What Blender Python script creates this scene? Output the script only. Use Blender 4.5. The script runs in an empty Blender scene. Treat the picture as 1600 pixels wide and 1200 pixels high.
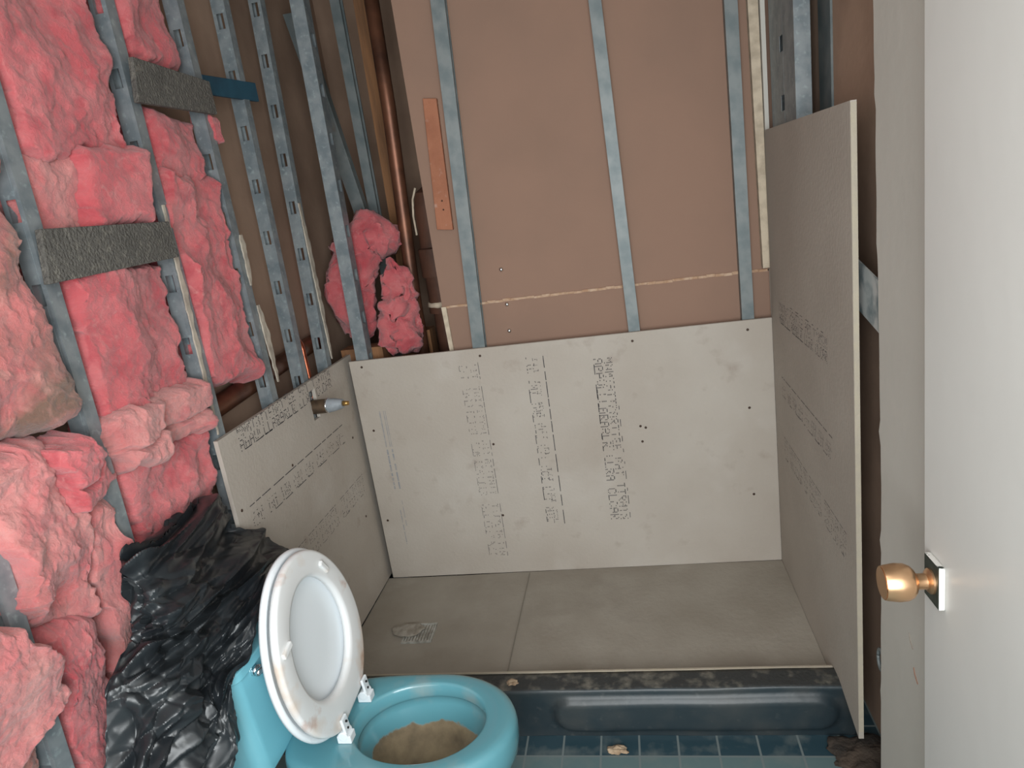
import bpy, bmesh, math, random
from mathutils import Vector, Matrix, noise
random.seed(7)
S = bpy.context.scene
COL = S.collection
PI = math.pi

# ------------------------------------------------------------------ camera
cam_d = bpy.data.cameras.new('camera'); cam = bpy.data.objects.new('camera', cam_d); COL.objects.link(cam)
yaw, pit, rol = -0.18509268, 0.26423951, -0.14370517
F = Vector((math.sin(yaw)*math.cos(pit), math.cos(yaw)*math.cos(pit), -math.sin(pit)))
R0 = Vector((math.cos(yaw), -math.sin(yaw), 0)); U0 = R0.cross(F)
RR = R0*math.cos(rol) + U0*math.sin(rol); UU = -R0*math.sin(rol) + U0*math.cos(rol)
M = Matrix(((RR.x, UU.x, -F.x), (RR.y, UU.y, -F.y), (RR.z, UU.z, -F.z))).to_4x4()
cam.matrix_world = Matrix.Translation((0, 0, 1.55)) @ M
cam_d.sensor_fit = 'HORIZONTAL'; cam_d.sensor_width = 36; cam_d.lens = 36*1087.4/1600; cam_d.clip_start = 0.02
S.camera = cam

# ------------------------------------------------------------------ world, light, exposure
w = bpy.data.worlds.new('world'); S.world = w; w.use_nodes = True
w.node_tree.nodes['Background'].inputs[0].default_value = (0.80, 0.88, 0.90, 1)
w.node_tree.nodes['Background'].inputs[1].default_value = 0.30
S.view_settings.view_transform = 'Standard'; S.view_settings.look = 'None'
S.view_settings.gamma = 1; S.view_settings.use_curve_mapping = False
S.view_settings.exposure = 0.42
def area(name, loc, target, sx, sy, power, col):
    d = bpy.data.lights.new(name, 'AREA'); d.shape = 'RECTANGLE'; d.size = sx; d.size_y = sy; d.energy = power; d.color = col
    o = bpy.data.objects.new(name, d); COL.objects.link(o); o.location = loc
    o.rotation_euler = (Vector(target)-Vector(loc)).to_track_quat('-Z', 'Y').to_euler()
    return o
area('window_daylight', (-0.10, -2.3, 1.50), (-0.25, 2.0, 1.1), 3.4, 1.9, 40, (0.95, 0.99, 1.0))
area('side_fill_light', (0.02, -0.25, 1.45), (-0.25, 2.0, 1.15), 0.9, 1.3, 28, (0.95, 0.99, 1.0))  # unseen fill added just behind the camera to lift the side-facing surfaces
area('overhead_fill_light', (-0.15, 0.35, 2.40), (-0.15, 0.55, 0), 0.5, 0.5, 2, (1.0, 0.98, 0.95))  # weak overhead fill, added for brightness; no real fixture here

# ------------------------------------------------------------------ materials
def mat(name, col, rough=0.6, metal=0.0, col2=None, scale=8, lo=0.4, hi=0.65, bump=0.0, bscale=40, detail=6, extra=None, coat=0, spec=None, stretch=None, sheen=0):
    m = bpy.data.materials.new(name); m.use_nodes = True; nt = m.node_tree; N = nt.nodes; L = nt.links
    b = N['Principled BSDF']; b.inputs['Roughness'].default_value = rough; b.inputs['Metallic'].default_value = metal
    if coat: b.inputs['Coat Weight'].default_value = coat; b.inputs['Coat Roughness'].default_value = 0.12
    if sheen: b.inputs['Sheen Weight'].default_value = sheen; b.inputs['Sheen Roughness'].default_value = 0.6
    if spec is not None: b.inputs['Specular IOR Level'].default_value = spec
    tc = N.new('ShaderNodeTexCoord'); vec = tc.outputs['Object']
    if stretch:
        mp = N.new('ShaderNodeMapping'); mp.inputs['Scale'].default_value = stretch; L.new(vec, mp.inputs[0]); vec = mp.outputs[0]
    out = None
    rgb = N.new('ShaderNodeRGB'); rgb.outputs[0].default_value = (*col, 1); out = rgb.outputs[0]
    def layer(out, c2, sc, lo, hi, det=6, fac=1.0):
        n = N.new('ShaderNodeTexNoise'); n.inputs['Scale'].default_value = sc; n.inputs['Detail'].default_value = det; L.new(vec, n.inputs['Vector'])
        mr = N.new('ShaderNodeMapRange'); mr.inputs[1].default_value = lo; mr.inputs[2].default_value = hi; mr.inputs[4].default_value = fac; L.new(n.outputs['Fac'], mr.inputs[0])
        mx = N.new('ShaderNodeMix'); mx.data_type = 'RGBA'; L.new(mr.outputs[0], mx.inputs[0]); L.new(out, mx.inputs[6]); mx.inputs[7].default_value = (*c2, 1)
        return mx.outputs[2]
    if col2: out = layer(out, col2, scale, lo, hi, detail)
    for e in (extra or []): out = layer(out, *e)
    L.new(out, b.inputs['Base Color'])
    if bump:
        n = N.new('ShaderNodeTexNoise'); n.inputs['Scale'].default_value = bscale; n.inputs['Detail'].default_value = 8; L.new(vec, n.inputs['Vector'])
        bp = N.new('ShaderNodeBump'); bp.inputs['Strength'].default_value = bump; bp.inputs['Distance'].default_value = 0.01; L.new(n.outputs['Fac'], bp.inputs['Height']); L.new(bp.outputs[0], b.inputs['Normal'])
    return m
def srgb(r, g, b):
    f = lambda c: (c/255/12.92) if c <= 10 else ((c/255+0.055)/1.055)**2.4
    return (f(r), f(g), f(b))
cement = mat('cement_board', srgb(186, 178, 168), 0.85, 0, srgb(176, 166, 155), 3, .35, .7, .15, 90, extra=[(srgb(150, 134, 122), 14, .62, .8, 6, .5), (srgb(196, 190, 182), 5, .55, .8, 5, .6)])
cement_r = mat('cement_board_grey', srgb(178, 170, 160), 0.8, 0, srgb(168, 159, 149), 3, .35, .7, .12, 90)
cem_edge = mat('cement_edge', srgb(176, 166, 150), 0.85, 0, srgb(180, 170, 150), 30, bump=.3)
mortar = mat('mortar_bed', srgb(162, 155, 144), 0.72, 0, srgb(148, 140, 128), 4, .35, .65, .2, 60, extra=[(srgb(176, 170, 160), 7, .6, .8, 5, .5), (srgb(122, 114, 104), 3, .62, .8, 6, .5)])
brown = mat('brown_gypsum', srgb(148, 118, 101), 0.85, 0, srgb(142, 114, 98), 3, .4, .65, .05, 60, extra=[(srgb(134, 107, 90), 1.6, .55, .8, 4, .5)])
brown_dk = mat('brown_gypsum_old', srgb(172, 144, 124), 0.9, 0, srgb(150, 124, 106), 4, .4, .65, .1, 60)
white_gyp = mat('gypsum_edge', srgb(205, 190, 168), 0.9, 0, srgb(180, 165, 145), 30, bump=.4)
galv = mat('galvanised_steel', srgb(144, 151, 154), 0.45, 0.3, srgb(120, 130, 135), 22, .4, .62, .05, 50, extra=[(srgb(175, 188, 190), 60, .58, .75, 4, .6)])
galv_back = mat('galvanised_steel_dusty', srgb(124, 130, 130), 0.5, 0.25, srgb(104, 114, 116), 16, .4, .62, .05, 50, extra=[(srgb(104, 76, 58), 9, .66, .76, 5, .7), (srgb(185, 190, 185), 12, .66, .8, 3, .7)])
pink = mat('pink_fibreglass', srgb(192, 92, 97), 0.98, 0, srgb(200, 114, 116), 6, .38, .62, .45, 90, extra=[(srgb(174, 72, 80), 13, .5, .68, 8, .75), (srgb(206, 144, 140), 34, .58, .78, 9, .6), (srgb(124, 92, 82), 5.5, .63, .80, 8, .6)], sheen=.3)
pink_dirty = mat('dirty_fibreglass', srgb(188, 112, 110), 0.98, 0, srgb(118, 92, 80), 4.5, .42, .60, .45, 90, extra=[(srgb(200, 146, 138), 18, .5, .75, 8, .6), (srgb(176, 88, 92), 9, .58, .75, 8, .6)], sheen=.3)
pink_pale = mat('pale_fibreglass', srgb(194, 114, 114), 0.98, 0, srgb(202, 138, 134), 8, .4, .65, .45, 90, extra=[(srgb(180, 92, 98), 11, .55, .72, 8, .6), (srgb(136, 106, 96), 7, .60, .78, 8, .6)], sheen=.3)
for m_ in (pink, pink_dirty, pink_pale):
    b_ = m_.node_tree.nodes['Principled BSDF']; b_.inputs['Subsurface Weight'].default_value = .55; b_.inputs['Subsurface Scale'].default_value = .012
    b_.inputs['Subsurface Radius'].default_value = (1.0, .55, .5); b_.inputs['Specular IOR Level'].default_value = .1
    for n in m_.node_tree.nodes:
        if n.type == 'TEX_NOISE': n.inputs['Distortion'].default_value = 1.2
felt = mat('grey_felt_board', srgb(98, 95, 90), 0.95, 0, srgb(122, 118, 110), 60, .5, .7, .9, 160, extra=[(srgb(80, 78, 74), 12, .5, .7, 5, .6)])
bluep = mat('blue_strip', srgb(40, 84, 104), 0.6, 0, srgb(34, 66, 84), 10, .4, .6)
copper_dull = mat('dull_copper', srgb(124, 82, 62), 0.42, 0.55, srgb(84, 56, 44), 9, .4, .65)
copper_br = mat('bright_copper', srgb(205, 120, 90), 0.28, 1.0, srgb(150, 90, 70), 20)
ironp = mat('brown_painted_iron', srgb(92, 62, 48), 0.6, 0.2, srgb(70, 48, 38), 9, .4, .65, .2, 40)
timber = mat('timber', srgb(140, 98, 64), 0.8, 0, srgb(112, 78, 52), 6, .4, .65, .2, 30, stretch=(6, 6, .6))
orange_t = mat('orange_painted_timber', srgb(166, 108, 80), 0.75, 0, srgb(150, 94, 68), 9, .4, .65, .3, 50, extra=[(srgb(190, 160, 145), 26, .60, .72, 5, .7)])
blackmem = mat('black_liner', srgb(40, 52, 58), 0.42, 0, srgb(62, 66, 67), 9, .42, .7, .10, 30, spec=.6, extra=[(srgb(96, 98, 96), 40, .62, .8, 6, .5)])
blackdust = mat('dusty_liner', srgb(52, 54, 54), 0.6, 0, srgb(120, 116, 106), 26, .5, .78, .4, 60)
plastic = mat('black_plastic_film', srgb(30, 34, 38), 0.33, 0, srgb(50, 55, 58), 9, .4, .75, .10, 18, spec=.55, extra=[(srgb(110, 112, 108), 30, .66, .8, 6, .45)])
turq = mat('turquoise_porcelain', srgb(136, 208, 224), 0.16, 0, srgb(130, 202, 218), 3, .4, .6, coat=.6)
whiteseat = mat('white_seat', srgb(232, 238, 242), 0.3, 0)
seat_dirty = mat('white_seat_stained', srgb(230, 231, 231), 0.34, 0, srgb(218, 200, 184), 7, .52, .66, extra=[(srgb(184, 138, 112), 11, .60, .70, 6, .7)])
chrome = mat('chrome', (.75, .76, .78), 0.12, 1.0)
brass = mat('brass', srgb(218, 176, 136), 0.3, .9, srgb(176, 130, 98), 18, .5, .75)
doorp = mat('door_paint', srgb(212, 211, 207), 0.42, 0, srgb(206, 205, 201), 2, .35, .65, .05, 20)
wallp = mat('wall_paint', srgb(204, 201, 193), 0.7, 0, srgb(197, 194, 186), 2, .35, .65, .08, 30)
plate_m = mat('blackened_plate', srgb(52, 60, 54), 0.5, 0.4, srgb(70, 78, 70), 40)
plate_w = mat('paint_spattered_edge', srgb(222, 220, 214), 0.5, 0, srgb(48, 54, 50), 55, .62, .66)
ink = mat('black_ink', srgb(50, 49, 54), 0.9, 0, srgb(92, 88, 90), 60, .45, .65)
ink_f = mat('faded_ink', srgb(98, 94, 94), 0.9, 0, srgb(132, 126, 122), 60, .45, .65)
ink_b = mat('grey_blue_ink', srgb(142, 144, 148), 0.9, 0, srgb(162, 158, 154), 40, .45, .65)
screw_m = mat('rusty_screw', srgb(70, 52, 42), 0.6, .3)
steel = mat('bright_screw', (.8, .8, .8), 0.25, 1.0)
greycap = mat('grey_plastic_cap', srgb(150, 156, 162), 0.45, 0, srgb(120, 126, 130), 30)
oldbrass = mat('tarnished_brass', srgb(112, 92, 72), 0.5, .5, srgb(80, 66, 54), 25)
dirt = mat('dirt', srgb(84, 72, 62), 0.95, 0, srgb(52, 48, 44), 14, .4, .65, .8, 60)
plaster = mat('plaster_crumb', srgb(190, 168, 142), 0.95, 0, srgb(160, 135, 110), 40, bump=.5)
subfloor = mat('concrete', srgb(96, 88, 80), 0.9, 0, srgb(70, 64, 58), 5, .4, .65, .3, 30)
ceil_m = mat('ceiling_paint', srgb(150, 142, 132), 0.9)
hole = mat('hole_black', (.01, .01, .01), 0.9)

# bowl porcelain with a brown mineral stain low in the bowl
def stain_mat():
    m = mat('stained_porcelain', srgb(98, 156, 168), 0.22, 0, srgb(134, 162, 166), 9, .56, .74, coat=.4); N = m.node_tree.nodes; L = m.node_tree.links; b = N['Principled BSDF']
    src = b.inputs['Base Color'].links[0].from_socket
    tc = N.new('ShaderNodeTexCoord'); sp = N.new('ShaderNodeSeparateXYZ'); L.new(tc.outputs['Object'], sp.inputs[0])
    n = N.new('ShaderNodeTexNoise'); n.inputs['Scale'].default_value = 22; n.inputs['Detail'].default_value = 7; L.new(tc.outputs['Object'], n.inputs['Vector'])
    ma = N.new('ShaderNodeMath'); ma.operation = 'MULTIPLY_ADD'; ma.inputs[1].default_value = .05; L.new(n.outputs['Fac'], ma.inputs[0]); L.new(sp.outputs[2], ma.inputs[2])
    mr = N.new('ShaderNodeMapRange'); mr.inputs[1].default_value = .308; mr.inputs[2].default_value = .314; mr.inputs[3].default_value = 1; mr.inputs[4].default_value = 0; L.new(ma.outputs[0], mr.inputs[0])
    cr = N.new('ShaderNodeValToRGB'); cr.color_ramp.elements[0].position = .3; cr.color_ramp.elements[0].color = (*srgb(112, 96, 76), 1)
    cr.color_ramp.elements[1].position = .7; cr.color_ramp.elements[1].color = (*srgb(160, 140, 110), 1); L.new(n.outputs['Fac'], cr.inputs[0])
    mx = N.new('ShaderNodeMix'); mx.data_type = 'RGBA'; L.new(mr.outputs[0], mx.inputs[0]); L.new(src, mx.inputs[6]); L.new(cr.outputs[0], mx.inputs[7]); L.new(mx.outputs[2], b.inputs['Base Color'])
    rr = N.new('ShaderNodeMapRange'); rr.inputs[3].default_value = .18; rr.inputs[4].default_value = .8; L.new(mr.outputs[0], rr.inputs[0]); L.new(rr.outputs[0], b.inputs['Roughness'])
    return m
bowl_m = stain_mat()

def tile_mat():
    m = bpy.data.materials.new('floor_tiles'); m.use_nodes = True; N = m.node_tree.nodes; L = m.node_tree.links; b = N['Principled BSDF']
    tc = N.new('ShaderNodeTexCoord'); sp = N.new('ShaderNodeSeparateXYZ'); L.new(tc.outputs['Object'], sp.inputs[0])
    def math_(op, a, bb=None, c=None):
        n = N.new('ShaderNodeMath'); n.operation = op
        for i, v in enumerate((a, bb, c)):
            if v is None: continue
            if isinstance(v, (int, float)): n.inputs[i].default_value = v
            else: L.new(v, n.inputs[i])
        return n.outputs[0]
    P = 0.1085
    gx = math_('ABSOLUTE', math_('SUBTRACT', math_('FRACT', math_('DIVIDE', math_('ADD', sp.outputs[0], 10+.40), P)), .5))
    gy = math_('ABSOLUTE', math_('SUBTRACT', math_('FRACT', math_('DIVIDE', math_('ADD', sp.outputs[1], 10-1.604+10*P*0), P)), .5))
    # shift so that the grout joint falls on y = 1.604
    gy = math_('ABSOLUTE', math_('SUBTRACT', math_('FRACT', math_('DIVIDE', math_('ADD', sp.outputs[1], 50*P-1.604), P)), .5))
    g = math_('GREATER_THAN', math_('MAXIMUM', gx, gy), .474)
    dark = math_('GREATER_THAN', sp.outputs[1], 1.604)
    n = N.new('ShaderNodeTexNoise'); n.inputs['Scale'].default_value = 14; n.inputs['Detail'].default_value = 6; L.new(tc.outputs['Object'], n.inputs['Vector'])
    def mix(f, a, c):
        x = N.new('ShaderNodeMix'); x.data_type = 'RGBA'; L.new(f, x.inputs[0])
        for i, v in ((6, a), (7, c)):
            if isinstance(v, tuple): x.inputs[i].default_value = (*v, 1)
            else: L.new(v, x.inputs[i])
        return x.outputs[2]
    base = mix(dark, srgb(102, 124, 126), srgb(50, 74, 84))
    dust = N.new('ShaderNodeMapRange'); dust.inputs[1].default_value = .5; dust.inputs[2].default_value = .75; dust.inputs[4].default_value = .6; L.new(n.outputs['Fac'], dust.inputs[0])
    base = mix(dust.outputs[0], base, srgb(130, 136, 132))
    base = mix(g, base, srgb(122, 132, 132))
    L.new(base, b.inputs['Base Color'])
    ro = N.new('ShaderNodeMapRange'); ro.inputs[3].default_value = .2; ro.inputs[4].default_value = .6; L.new(n.outputs['Fac'], ro.inputs[0]); L.new(ro.outputs[0], b.inputs['Roughness'])
    return m
tiles = tile_mat()

# ------------------------------------------------------------------ helpers
def link(name, bm, m, parent=None, smooth=False):
    me = bpy.data.meshes.new(name); bmesh.ops.recalc_face_normals(bm, faces=bm.faces[:]); bm.to_mesh(me); bm.free()
    for mm in (m if isinstance(m, (list, tuple)) else [m]): me.materials.append(mm)
    if smooth:
        for p in me.polygons: p.use_smooth = True
    o = bpy.data.objects.new(name, me); COL.objects.link(o)
    if parent is not None: o.parent = parent
    return o
def tag(o, label, cat, group=None, kind=None):
    o['label'] = label; o['category'] = cat
    if group: o['group'] = group
    if kind: o['kind'] = kind
    return o
def struct(o, label=None):
    o['kind'] = 'structure'
    if label: o['label'] = label
    return o
def empty(name, loc=(0, 0, 0)):
    o = bpy.data.objects.new(name, None); COL.objects.link(o); o.location = loc; o.empty_display_size = .05
    return o
def box(bm, a, b, mi=0):
    x0, y0, z0 = a; x1, y1, z1 = b
    v = [bm.verts.new(p) for p in ((x0, y0, z0), (x1, y0, z0), (x1, y1, z0), (x0, y1, z0), (x0, y0, z1), (x1, y0, z1), (x1, y1, z1), (x0, y1, z1))]
    for f in ((0, 3, 2, 1), (4, 5, 6, 7), (0, 1, 5, 4), (1, 2, 6, 5), (2, 3, 7, 6), (3, 0, 4, 7)):
        bm.faces.new([v[i] for i in f]).material_index = mi
    return v
def prism(bm, pts, off):
    """quad/polygon pts extruded by the vector off"""
    off = Vector(off); a = [bm.verts.new(p) for p in pts]; b = [bm.verts.new(Vector(p)+off) for p in pts]; n = len(pts)
    bm.faces.new(a); bm.faces.new(b[::-1])
    for i in range(n): bm.faces.new((a[i], b[i], b[(i+1) % n], a[(i+1) % n]))
def tube(bm, pts, rad, seg=16, cap=True):
    pts = [Vector(p) for p in pts]; n = len(pts)
    if isinstance(rad, (int, float)): rad = [rad]*n
    prev = None; rings = []
    for i, p in enumerate(pts):
        t = (pts[min(i+1, n-1)]-pts[max(i-1, 0)]).normalized()
        a = Vector((1, 0, 0)) if abs(t.x) < .9 else Vector((0, 1, 0))
        if prev is not None: a = prev
        u = (a-t*a.dot(t)).normalized(); v = t.cross(u); prev = u
        rings.append([bm.verts.new(p+rad[i]*(u*math.cos(2*PI*k/seg)+v*math.sin(2*PI*k/seg))) for k in range(seg)])
    for i in range(n-1):
        for k in range(seg): bm.faces.new((rings[i][k], rings[i][(k+1) % seg], rings[i+1][(k+1) % seg], rings[i+1][k]))
    if cap: bm.faces.new(rings[0]); bm.faces.new(rings[-1][::-1])
    return rings
def smooth_angle(o, ang=35):
    for p in o.data.polygons: p.use_smooth = True
    md = o.modifiers.new('edges', 'EDGE_SPLIT'); md.split_angle = math.radians(ang)
def bevel(o, wd, seg=2):
    md = o.modifiers.new('bevel', 'BEVEL'); md.width = wd; md.segments = seg; md.limit_method = 'ANGLE'; md.angle_limit = math.radians(30)
def fbm(p, sc, oc=5):
    return noise.fractal(Vector(p)*sc, 0.8, 2.1, oc, noise_basis='PERLIN_ORIGINAL')

# ------------------------------------------------------------------ setting
def plane_struct(name, a, b, m):
    bm = bmesh.new(); box(bm, a, b); return struct(link(name, bm, m))
plane_struct('floor', (-2.3, -3.1, -.1), (2.3, 3.2, 0), tiles)
plane_struct('ceiling', (-2.3, -3.1, 2.45), (2.3, 3.2, 2.5), ceil_m)
wl = plane_struct('wall_left', (-1.22, .45, 0), (-1.19, 3.1, 2.45), brown_dk)
plane_struct('wall_left_front', (-2.25, .36, 0), (-1.21, .45, 2.45), wallp)
plane_struct('wall_hall_left', (-2.3, -3.05, 0), (-2.25, .45, 2.45), wallp)
plane_struct('wall_hall_right', (2.25, -3.05, 0), (2.3, .30, 2.45), wallp)
plane_struct('wall_right_front', (.488, .20, 0), (2.3, .30, 2.45), wallp)
plane_struct('wall_front', (-2.3, -3.1, 0), (2.3, -3.05, 2.45), wallp)
plane_struct('wall_far', (-1.4, 3.1, 0), (0.75, 3.13, 2.45), brown_dk)
# brown sheets of the wall behind the shower
bm = bmesh.new(); box(bm, (-.672, 2.442, 1.19), (.50, 2.456, 2.45))
wb = struct(link('wall_back', bm, brown))
bm = bmesh.new(); box(bm, (-.664, 2.440, .05), (.50, 2.456, 1.187)); struct(link('wall_back_lower', bm, brown))
bm = bmesh.new()
for i in range(40):
    x0 = -.672+i*1.13/40; j = random.uniform(-.0015, .0015)
    box(bm, (x0, 2.437, 1.186+j), (x0+1.13/40+.001, 2.442, 1.193+j+random.uniform(0, .003)))
struct(link('trim_1', bm, mat('seam_paper', srgb(176, 140, 112), .9, 0, srgb(200, 172, 148), 40)))
bm = bmesh.new(); prism(bm, [(-.673, 2.43, 1.192), (-.655, 2.43, 1.192), (-.651, 2.43, .9), (-.664, 2.43, .9)], (0, .012, 0))
struct(link('trim_2', bm, white_gyp))
bm = bmesh.new(); prism(bm, [(.425, 2.41, 2.3), (.458, 2.41, 2.3), (.462, 2.41, 1.2), (.440, 2.41, 1.2)], (0, .03, 0)); 
struct(link('trim_3', bm, white_gyp))
bm = bmesh.new(); prism(bm, [(.462, 2.40, 2.3), (.476, 2.40, 2.3), (.474, 2.40, .9), (.464, 2.40, .9)], (0, .04, 0)); 
struct(link('trim_4', bm, wallp))
# right: far face of the stud bay, seen above and beside the tall board
bm = bmesh.new(); box(bm, (.56, 1.2, 0), (.575, 3.1, 2.45)); struct(link('wall_right_far', bm, brown_dk))
# painted wall with a ragged cut edge
bm = bmesh.new(); n = 90; A = []; B = []
for i in range(n+1):
    z = 2.45*i/n; e = 1.425+.045*min(1, max(0, (z-.9)/1.0))+.006*noise.noise(Vector((0, 0, z*9)))+(.010 if random.random() < .1 else 0)*random.random()
    A.append((bm.verts.new((.475, .20, z)), bm.verts.new((.475, e, z)))); B.append((bm.verts.new((.488, .20, z)), bm.verts.new((.488, e-.004, z))))
for i in range(n):
    bm.faces.new((A[i][0], A[i][1], A[i+1][1], A[i+1][0])); bm.faces.new((B[i][0], B[i+1][0], B[i+1][1], B[i][1])); bm.faces.new((A[i][1], B[i][1], B[i+1][1], A[i+1][1]))
struct(link('wall_right', bm, wallp))
for k, (y, z, s) in enumerate([(1.245, .56, .014), (1.27, .62, .01)]):
    bm = bmesh.new(); tube(bm, [(.4745, y, z), (.4745, y-.006, z-.012), (.4745, y-.02, z-.022)], .0015, 6)
    struct(link('paint_scratch', bm, mat('scratch', srgb(150, 116, 100), .8) if k == 0 else ceil_m, None))
# three bright screws in the brown sheet
for (x, z) in ((-.436, 1.30), (-.433, 1.175), (-.438, 1.079)):
    bm = bmesh.new(); bmesh.ops.create_uvsphere(bm, u_segments=12, v_segments=6, radius=.008)
    o = link('screw', bm, steel, wb, True); o.location = (x, 2.438, z)

# ------------------------------------------------------------------ steel studs
def stud_mesh(bm, H, fl=.032, d=.041, mirror=False, holes=True, phase=.06, pitch=.157, hw=.5):
    s = -1 if mirror else 1
    def q(*pts): 
        bm.faces.new([bm.verts.new((x, y*s, z)) for x, y, z in pts])
    # flanges and lips
    q((0, 0, 0), (0, fl, 0), (0, fl, H), (0, 0, H)); q((-d, 0, 0), (-d, fl, 0), (-d, fl, H), (-d, 0, H))
    q((0, fl, 0), (-.007, fl, 0), (-.007, fl, H), (0, fl, H)); q((-d, fl, 0), (-d+.007, fl, 0), (-d+.007, fl, H), (-d, fl, H))
    a, b = -d*(.5+hw/2), -d*(.5-hw/2)
    q((0, 0, 0), (b, 0, 0), (b, 0, H), (0, 0, H)); q((a, 0, 0), (-d, 0, 0), (-d, 0, H), (a, 0, H))
    z = 0; c = phase
    while holes and c+.042 < H:
        q((b, 0, z), (a, 0, z), (a, 0, c), (b, 0, c)); z = c+.042; c += pitch
    q((b, 0, z), (a, 0, z), (a, 0, H), (b, 0, H))
def stud(label, loc, H, rz=0, tilt=(0, 0), m=None, group=None, kw={}):
    bm = bmesh.new(); stud_mesh(bm, H, **kw); bmesh.ops.remove_doubles(bm, verts=bm.verts[:], dist=1e-5)
    o = link('metal_stud', bm, m or galv); o.location = loc; o.rotation_euler = (tilt[0], tilt[1], rz)
    md = o.modifiers.new('gauge', 'SOLIDIFY'); md.thickness = .0014; md.offset = 0
    return tag(o, label, 'metal stud', group)
# left wall, from the nearest to the farthest
G = 'steel studs of the left wall'
XL = -1.08
stud('nearest steel stud, bottom left corner, half buried under pale pink insulation', (XL, .838, 0), 2.44, tilt=(-.043, 0), kw=dict(phase=.02), group=G)
stud('steel stud at the left edge holding the lower grey board\'s left end', (XL, 1.140, 0), 2.44, tilt=(-.022, 0), kw=dict(phase=.055), group=G)
stud('steel stud between the two grey boards, with a ragged gypsum edge', (XL, 1.556, 0), 2.44, tilt=(-.008, 0), kw=dict(phase=.02), group=G)
stud('steel stud bordering the last long pink batt, gypsum scraps on it', (XL, 1.866, 0), 2.44, kw=dict(phase=.0), group=G)
stud('steel stud crossed by the blue strip with row of slots', (XL, 2.052, 0), 2.44, tilt=(-.028, 0), kw=dict(phase=.09), group=G)
stud('slotted steel stud right of the blue strip, white plaster streak down it', (XL, 2.210, 0), 2.44, tilt=(-.066, 0), kw=dict(phase=.02), group=G)
stud('wide bright corner stud rising behind the left edge of the back cement board', (-.994, 2.405, 0), 2.44, rz=-PI/2, tilt=(-.018, 0), kw=dict(fl=.047, mirror=True, phase=.07, d=.05))
G2 = 'steel studs in front of the brown sheet'
stud('left of three dusty studs on the brown sheet, beside the orange plank', (-.610, 2.404, 0), 2.44, rz=-PI/2, tilt=(-.035, 0), m=galv_back, kw=dict(fl=.045, d=.034, holes=False), group=G2)
stud('middle of three dusty studs on the brown sheet', (.010, 2.404, 0), 2.44, rz=-PI/2, tilt=(.024, 0), m=galv_back, kw=dict(fl=.038, d=.034, holes=False), group=G2)
stud('right of three dusty studs on the brown sheet, next to the pale gypsum edge', (.369, 2.404, 0), 2.44, rz=-PI/2, tilt=(.004, 0), m=galv_back, kw=dict(fl=.038, d=.034, holes=False), group=G2)
bm = bmesh.new(); prism(bm, [(-.616, 2.424, 1.895), (-.569, 2.424, 1.888), (-.583, 2.424, 1.458), (-.640, 2.424, 1.466)], (0, .017, 0))
o = link('timber_plank', bm, orange_t); bevel(o, .002); tag(o, 'short orange-painted plank fixed to the brown sheet beside the left stud', 'plank')
for zz in (1.53, 1.56):
    bm = bmesh.new(); bmesh.ops.create_uvsphere(bm, u_segments=10, v_segments=6, radius=.003); q = link('nail', bm, screw_m, o, True); q.location = (-.605, 2.423, zz)
stud('bright steel stud rising above the tall board, beside the pale gypsum edge', (.482, 2.08, 0), 2.44, rz=-PI/2, kw=dict(fl=.040, d=.30, pitch=.157, phase=.10, hw=.13))
stud('dim slotted stud beyond the tall board, against dark brown sheet', (.555, 2.02, 0), 2.44, rz=PI, m=galv_back, kw=dict(fl=.11, d=.03, mirror=True, phase=.12))
# chase studs
stud('narrow steel stud inside the dark pipe chase, left of the timber post', (-1.0, 2.78, 0), 2.44, rz=-PI/2, m=galv_back, kw=dict(fl=.036, holes=False))
bm = bmesh.new(); prism(bm, [(-1.16, 2.70, 2.30), (-1.10, 2.70, 2.30), (-.985, 2.70, 1.54), (-1.03, 2.70, 1.54)], (0, .03, 0)); prism(bm, [(-1.10, 2.69, 2.30), (-1.093, 2.69, 2.30), (-.978, 2.69, 1.54), (-.985, 2.69, 1.54)], (0, .04, 0))
tag(link('metal_stud', bm, galv_back), 'diagonal steel stud leaning inside the dark pipe chase', 'metal stud')

# ragged gypsum remnants on the left studs
def ragged(pts_y, z0, z1, wd, seed, label, x=-1.0745):
    bm = bmesh.new(); n = 46; L_, R_ = [], []
    for i in range(n+1):
        t = i/n; z = z0+(z1-z0)*t; y = pts_y[0]+(pts_y[1]-pts_y[0])*t
        ww = wd*(.25+.75*math.sin(PI*min(1, .12+t*.88)))*(1+.5*noise.noise(Vector((seed, z*22, 0)))); a = y-.25*ww+.004*noise.noise(Vector((seed+5, z*50, 0)))
        L_.append(a); R_.append(a+max(.003, ww)); 
        L_[-1] = (L_[-1], z); R_[-1] = (R_[-1], z)
    fr = [[bm.verts.new((x+dx, p[0], p[1])) for p in arr] for dx in (0, -.004) for arr in (L_, R_)]
    for i in range(n):
        for a, b in ((0, 1), (2, 3), (0, 2), (1, 3)): bm.faces.new((fr[a][i], fr[b][i], fr[b][i+1], fr[a][i+1]))
    bm.faces.new([fr[k][0] for k in (0, 1, 3, 2)]); bm.faces.new([fr[k][n] for k in (0, 1, 3, 2)])
    return tag(link('gypsum_scrap', bm, mat('gypsum_scrap_%d' % seed, srgb(190, 180, 165), .9, 0, srgb(160, 150, 138), 30, bump=.4)), label, 'gypsum scrap', 'gypsum scraps left on the studs')
ragged((1.580, 1.560), 1.64, 1.06, .016, 1, 'long thin gypsum scrap beside the large pink batt, ending at the cement board corner')
ragged((1.895, 1.890), 1.545, 1.40, .022, 2, 'short wavy gypsum scrap, upper of two on the stud by the long pink batt')
ragged((1.900, 1.915), 1.34, 1.10, .026, 3, 'pointed gypsum scrap, lower of two on the stud by the long pink batt')
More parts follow.
